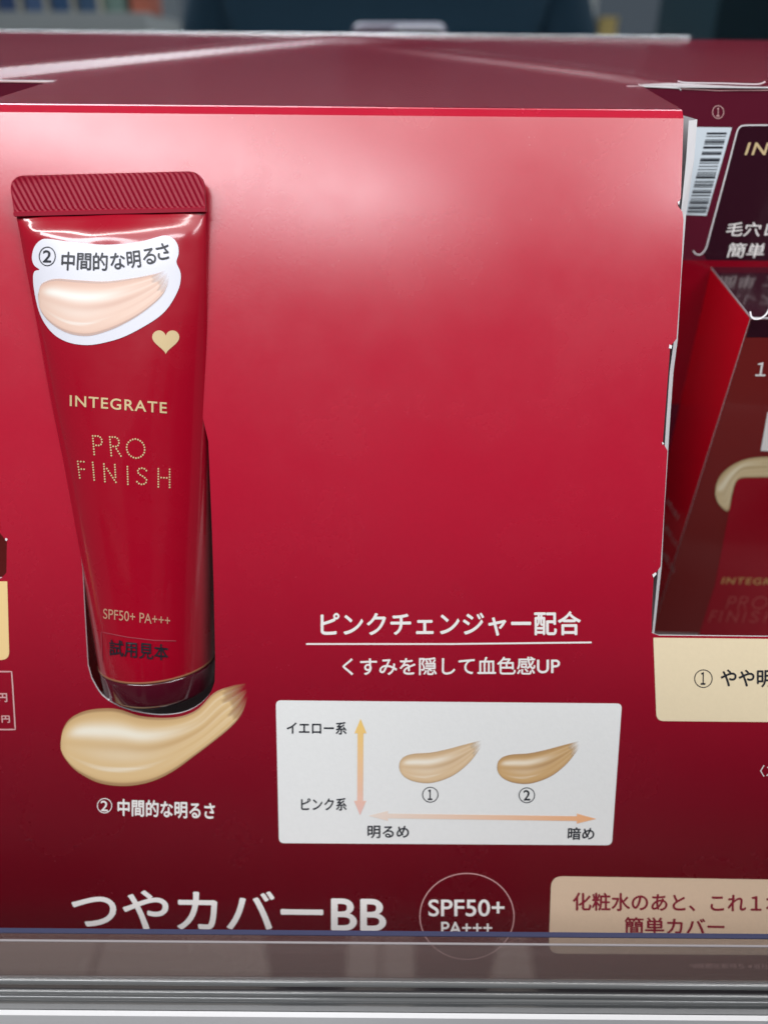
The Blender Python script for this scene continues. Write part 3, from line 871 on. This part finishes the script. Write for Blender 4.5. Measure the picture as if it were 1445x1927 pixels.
# ------------------------------------------------------------------ mirror behind
mir = thing('mirror_panel', 'dark mirror standing behind the crimson display tray', 'mirror', (0, Y_MIR, 1.2))
def box(name, a, b, m, parent=None, bev=0.0):
    (x0, y0, z0), (x1, y1, z1) = a, b
    bm = bmesh.new(); bmesh.ops.create_cube(bm, size=1)
    for v in bm.verts:
        v.co = Vector(((x0 + x1) / 2 + v.co.x * (x1 - x0), (y0 + y1) / 2 + v.co.y * (y1 - y0), (z0 + z1) / 2 + v.co.z * (z1 - z0)))
    if bev: bmesh.ops.bevel(bm, geom=bm.edges[:], offset=bev, segments=3, affect='EDGES', profile=0.5)
    me = bpy.data.meshes.new(name); bm.to_mesh(me); bm.free(); me.materials.append(m)
    o = bpy.data.objects.new(name, me); COL.objects.link(o)
    if parent is not None: set_parent(o, parent)
    return o
m_mirror = mat('mirror_glass', (0.80, 0.88, 0.92), 0.0, metal=1.0)
m_alu = mat('glint_strip_metal', (0.80, 0.82, 0.84), 0.25, metal=1.0)
mg = box('mirror_glass', (-0.5, Y_MIR + 0.001, 1.10), (0.5, Y_MIR + 0.005, 1.60), m_mirror, mir)
pv0 = Vector((0, Y_MIR + 0.001, 1.24)); Rm = Matrix.Rotation(math.radians(-1.40), 3, 'X')
for v in mg.data.vertices: v.co = pv0 + Rm @ (v.co - pv0)
zr = ridge_z(0)
box('ridge_glint_strip', (-0.5, Y_MIR - 0.0015, 1.10), (0.115, Y_MIR + 0.001, zr + 0.0009), m_alu, mir, 0.0004)  # strip added to carry the bright glint along the rear edge

# ------------------------------------------------------------------ clear shelf lip in front
def lip_plane(y): return plane_surf((0, y, 0), (0, -1, 0))
Y_L = 0.0900
zt = lip_plane(Y_L)(722, 1761)[0].z
def glass_mat(name, tint=(1, 1, 1), rough=0.03, ior=1.49, haze=0.0, hazecol=(0.7, 0.7, 0.7)):
    m = bpy.data.materials.new(name); m.use_nodes = True; nt = m.node_tree
    for n in list(nt.nodes):
        if n.type != 'OUTPUT_MATERIAL': nt.nodes.remove(n)
    out = [n for n in nt.nodes if n.type == 'OUTPUT_MATERIAL'][0]
    tr_ = nt.nodes.new('ShaderNodeBsdfTransparent'); tr_.inputs[0].default_value = (*tint, 1)
    gl = nt.nodes.new('ShaderNodeBsdfGlossy'); gl.inputs['Roughness'].default_value = rough
    fr_ = nt.nodes.new('ShaderNodeFresnel'); fr_.inputs[0].default_value = ior
    mx = nt.nodes.new('ShaderNodeMixShader')
    ge = nt.nodes.new('ShaderNodeNewGeometry'); mi = nt.nodes.new('ShaderNodeMapRange')
    mi.inputs[3].default_value = ior; mi.inputs[4].default_value = 1.0 / ior
    nt.links.new(ge.outputs['Backfacing'], mi.inputs[0]); nt.links.new(mi.outputs[0], fr_.inputs[0])
    nt.links.new(fr_.outputs[0], mx.inputs[0]); nt.links.new(gl.outputs[0], mx.inputs[2])
    if haze:
        df = nt.nodes.new('ShaderNodeBsdfDiffuse'); df.inputs[0].default_value = (*hazecol, 1)
        m2 = nt.nodes.new('ShaderNodeMixShader'); m2.inputs[0].default_value = haze
        nt.links.new(tr_.outputs[0], m2.inputs[1]); nt.links.new(df.outputs[0], m2.inputs[2])
        nt.links.new(m2.outputs[0], mx.inputs[1])
    else: nt.links.new(tr_.outputs[0], mx.inputs[1])
    nt.links.new(mx.outputs[0], out.inputs[0])
    return m
m_acr = glass_mat('acrylic_floor_sheen', (0.95, 0.96, 0.97), 0.03, 1.6, 0.11, (0.80, 0.61, 0.55))  # brown floor reflection put into the plastic as a diffuse haze
m_acr2 = glass_mat('cloudy_acrylic', (0.80, 0.83, 0.85), 0.08, 1.6, 0.25, (0.45, 0.47, 0.47))
m_acredge = mat('acrylic_edge', (0.055, 0.060, 0.12), 0.15, spec=0.6)
m_acrline = mat('acrylic_bright_edge', (0.34, 0.32, 0.33), 0.2, spec=0.6)
rail = thing('shelf_lip', 'clear acrylic price rail crossing in front of the tray bottom', 'shelf edge', (0, Y_L, zt - 0.03))
def zrow(y, py): return lip_plane(y)(722, py)[0].z
zb1 = zrow(Y_L, 1850)
X0, X1 = -0.3, 0.3
box('back_plate', (X0, Y_L, zb1), (X1, Y_L + 0.0009, zt - 0.0003), m_acr, rail)
box('plate_edge', (X0, Y_L - 0.00005, zt - 0.0003), (X1, Y_L + 0.00095, zt), m_acredge, rail)
YF = Y_L - 0.0035
zf = zrow(YF, 1777)
box('front_plate', (X0, YF, zrow(YF, 1848)), (X1, YF + 0.0003, zf - 0.0002), m_acr, rail)
box('plate_edge', (X0, YF - 0.00005, zf - 0.0002), (X1, YF + 0.00035, zf), m_acrline, rail)
def bar(name, y, py, r, m):
    z = zrow(y, py); n = 14; V = []; F = []
    for x in (X0, X1):
        for k in range(n):
            V.append((x, y + r * math.cos(2 * math.pi * k / n), z + r * math.sin(2 * math.pi * k / n)))
    for k in range(n): F.append((k, (k + 1) % n, n + (k + 1) % n, n + k))
    mesh_obj(name, V, F, [m], rail, shade=True)
m_rail = mat('grey_rail_plastic', (0.16, 0.165, 0.165), 0.16, spec=0.6, coat=0.5, bump=(90, 0.12, 0.001))
m_raild = mat('dim_rail_plastic', (0.06, 0.05, 0.055), 0.15, spec=0.6, coat=0.5, bump=(90, 0.12, 0.001))
box('rail_body', (X0, YF - 0.0004, zrow(YF - 0.0004, 1886)), (X1, YF + 0.0012, zrow(YF - .0004, 1853)), m_raild, rail, 0.0006)
bar('rail_bead', YF + 0.0002, 1850, 0.0009, m_rail)
bar('rail_bead', YF - 0.0004, 1871, 0.0006, m_rail)
bar('rail_bead', YF - 0.0004, 1881, 0.0007, m_rail)
box('rail_foot', (X0, YF - 0.0008, zrow(YF - .0008, 1911)), (X1, YF + 0.0012, zrow(YF - .0008, 1889)), m_rail, rail, 0.0005)
bar('rail_bead', YF - 0.0007, 1911, 0.0007, m_rail)

m_shelf = mat('white_shelf', (0.80, 0.80, 0.80), 0.4)
zs = zrow(0.085, 1900) - 0.012
shelf = box('store_shelf', (-0.5, 0.098, CAM.z - 0.30), (0.5, 0.36, CAM.z - 0.262), m_shelf)
tag(shelf, 'white store shelf carrying the tray behind the clear lip', 'shelf')
zc = zrow(YF - 0.0018, 1915)
card = box('price_strip', (-0.45, YF - 0.0020, zc - 0.03), (0.115, YF - 0.0009, zc), mat('white_paper', (0.85, 0.85, 0.86), 0.6))
tag(card, 'bright white paper strip under the clear shelf lip', 'label strip')

# ------------------------------------------------------------------ floor and what the mirror shows (behind the photographer's side)
def floor_mat():
    m = mat('floor_tiles', (0.66, 0.58, 0.50), 0.3)
    nt = m.node_tree; b = nt.nodes['Principled BSDF']
    br = nt.nodes.new('ShaderNodeTexBrick'); br.offset = 0; br.inputs['Scale'].default_value = 1
    br.inputs['Brick Width'].default_value = 0.45; br.inputs['Row Height'].default_value = 0.45; br.inputs['Mortar Size'].default_value = 0.004
    br.inputs['Color1'].default_value = (0.82, 0.72, 0.63, 1); br.inputs['Color2'].default_value = (0.78, 0.68, 0.59, 1); br.inputs['Mortar'].default_value = (0.2, 0.17, 0.15, 1)
    tc = nt.nodes.new('ShaderNodeTexCoord'); nt.links.new(tc.outputs['Object'], br.inputs['Vector']); nt.links.new(br.outputs[0], b.inputs['Base Color'])
    return m
fl = mesh_obj('floor', [(-4, -5, 0), (4, -5, 0), (4, 1.5, 0), (-4, 1.5, 0)], [(0, 1, 2, 3)], [floor_mat()])
fl['kind'] = 'structure'

fm = box('floor_mat', (0.24, -1.6, 0.0), (1.6, 0.05, 0.008), mat('added_mat_black', (0.012, 0.014, 0.018), 0.7))  # unseen dark sheet, added to darken the right of the lip reflection
tag(fm, 'unseen dark mat added on the floor to darken the lip reflection at the right', 'mat')
ph_m = mat('lilac_phone_glass', (0.26, 0.24, 0.30), 0.3, spec=0.5)
ph_d = mat('phone_bump_glass', (0.02, 0.02, 0.025), 0.4, spec=0.2)
ph_r = mat('phone_rim', (0.55, 0.55, 0.60), 0.3, metal=0.6)
phone = thing('phone', 'lilac phone with a dark camera bump, seen in the mirror', 'phone', CAM - FW * 0.01)
def cam_slab(name, x0, x1, y0, y1, z0, z1, r, m):
    """rounded slab in the photographer's phone frame: x right, y up, z along the view"""
    L = rrect([(x0, y1), (x1, y1), (x1, y0), (x0, y0)], r, 8); n = len(L); V = []; F = []
    for z in (z0, z1):
        for x, y in L: V.append(CAM + RT * x + UP * y + FW * z)
    F = [tuple(range(n)), tuple(reversed(range(n, 2 * n)))] + [(i, (i + 1) % n, n + (i + 1) % n, n + i) for i in range(n)]
    o = mesh_obj(name, V, F, [m], phone)
    bm = bmesh.new(); bm.from_mesh(o.data); bmesh.ops.recalc_face_normals(bm, faces=bm.faces); bm.to_mesh(o.data); bm.free()
    return o
cam_slab('body', -0.0275, 0.0450, -0.128, 0.0195, -0.0105, -0.0062, 0.009, ph_m)
cam_slab('bump_rim', 0.0005, 0.0445, -0.022, 0.0193, -0.0062, -0.0040, 0.010, ph_r)
cam_slab('camera_bump', 0.0022, 0.0428, -0.0205, 0.0173, -0.0062, -0.0036, 0.009, ph_d)

def skin(name, verts, edges, radii, m, parent=None, sub=2, root=0):
    me = bpy.data.meshes.new(name); me.from_pydata(verts, edges, []); me.materials.append(m)
    o = bpy.data.objects.new(name, me); COL.objects.link(o)
    md = o.modifiers.new('skin', 'SKIN'); md.use_smooth_shade = True
    sv = me.skin_vertices[0].data
    for i, r in enumerate(radii):
        sv[i].radius = r if isinstance(r, (tuple, list)) else (r, r); sv[i].use_root = (i == root)
    s = o.modifiers.new('sub', 'SUBSURF'); s.levels = sub; s.render_levels = sub
    if parent: set_parent(o, parent)
    return o
m_coat = mat('navy_coat', (0.012, 0.048, 0.082), 0.8, bump=(300, 0.3, 0.001))
m_skin = mat('skin', (0.55, 0.34, 0.25), 0.5)
m_hair = mat('black_hair', (0.012, 0.010, 0.010), 0.5)
py_ = -0.34
pv_ = [(0, py_, .88), (0, py_, 1.02), (0, py_, 1.16), (0, py_, 1.29), (0, py_ + .01, 1.37), (0, py_ + .02, 1.43), (0, py_ + .03, 1.50), (0, py_ + .035, 1.57),
       (.09, py_, .80), (.09, py_, .46), (.09, py_, .08), (.09, py_ + .14, .03), (-.09, py_, .80), (-.09, py_, .46), (-.09, py_, .08), (-.09, py_ + .14, .03),
       (.17, py_, 1.34), (.23, py_ + .02, 1.12), (.10, py_ + .24, 1.13), (-.17, py_, 1.34), (-.23, py_ - .02, 1.10), (-.24, py_ + .08, .88)]
pe_ = [(0, 1), (1, 2), (2, 3), (3, 4), (4, 5), (5, 6), (6, 7), (0, 8), (8, 9), (9, 10), (10, 11), (0, 12), (12, 13), (13, 14), (14, 15),
       (3, 16), (16, 17), (17, 18), (3, 19), (19, 20), (20, 21)]
pr_ = [(.15, .11), (.14, .10), (.16, .11), (.16, .11), (.07, .06), (.05, .05), (.075, .09), (.07, .08), .085, .06, .045, .04, .085, .06, .045, .04, .06, .05, .035, .06, .05, .035]
person = skin('person', pv_, pe_, pr_, m_coat, None)
tag(person, 'person in a dark navy coat facing the tray, seen only in the mirror', 'person')

def simple_thing(name, label, cat, loc, group=None): return thing(name, label, cat, loc, group)
rk = thing('product_shelf', 'pale store shelf with blue cartons, seen in the mirror at the left', 'shelf', (-0.6, -0.95, 1.2))
m_pale = mat('pale_shelf', (0.55, 0.55, 0.53), 0.4)
box('shelf_board', (-1.6, -1.15, 1.298), (-0.42, -0.90, 1.335), m_pale, rk)
box('back_board', (-1.6, -1.17, 1.0), (-0.42, -1.155, 1.7), mat('grey_board', (0.22, 0.24, 0.26), 0.5), rk)
cols = [(0.05, 0.09, 0.16), (0.04, 0.06, 0.13), (0.06, 0.10, 0.18), (0.03, 0.05, 0.11), (0.05, 0.08, 0.15), (0.03, 0.06, 0.12), (0.04, 0.07, 0.12), (0.10, 0.14, 0.12), (0.28, 0.08, 0.05)]
cn = ['navy', 'midnight blue', 'steel blue', 'inky blue', 'slate blue', 'dark blue', 'blue-grey', 'green-grey', 'orange-red']
for k, c in enumerate(cols):
    x = -0.83 + k * 0.047
    o = box('blue_carton' if k < 7 else 'carton', (x, -1.0, 1.3355), (x + 0.036, -0.93, 1.43), mat('carton_colour', tuple(min(.8, 2.2 * q) for q in c), 0.35))
    tag(o, 'small %s carton on the pale shelf reflected at the left' % cn[k], 'box', 'cartons on the reflected shelf')
    if k < 7:
        box('divider', (x + 0.039, -1.02, 1.3355), (x + 0.043, -0.915, 1.45), mat('divider_plastic', (0.6, 0.55, 0.45), 0.3), rk)
cab = box('dark_cabinet', (0.50, -1.0, 0.0), (1.5, -0.7, 1.9), mat('black_cabinet', (0.010, 0.036, 0.048), 0.4))
tag(cab, 'tall black cabinet seen in the mirror at the right', 'cabinet')
sh2 = box('side_table', (0.30, -1.75, 1.28), (0.62, -1.45, 1.325), m_pale)
tag(sh2, 'pale counter top seen in the mirror between person and cabinet', 'counter')
for nm, lb, a, b, c in [('pillar_box', 'pale grey box on the reflected counter', (0.475, -1.6, 1.3255), (0.51, -1.55, 1.43), (0.5, 0.5, 0.48)),
                        ('yellow_carton', 'yellow carton on the reflected counter', (0.525, -1.6, 1.3255), (0.565, -1.55, 1.375), (0.55, 0.40, 0.15)),
                        ('pink_carton', 'dusky pink carton on the reflected counter', (0.44, -1.6, 1.3255), (0.47, -1.55, 1.365), (0.35, 0.10, 0.16))]:
    tag(box(nm, a, b, mat(nm + '_paper', c, 0.4)), lb, 'box')
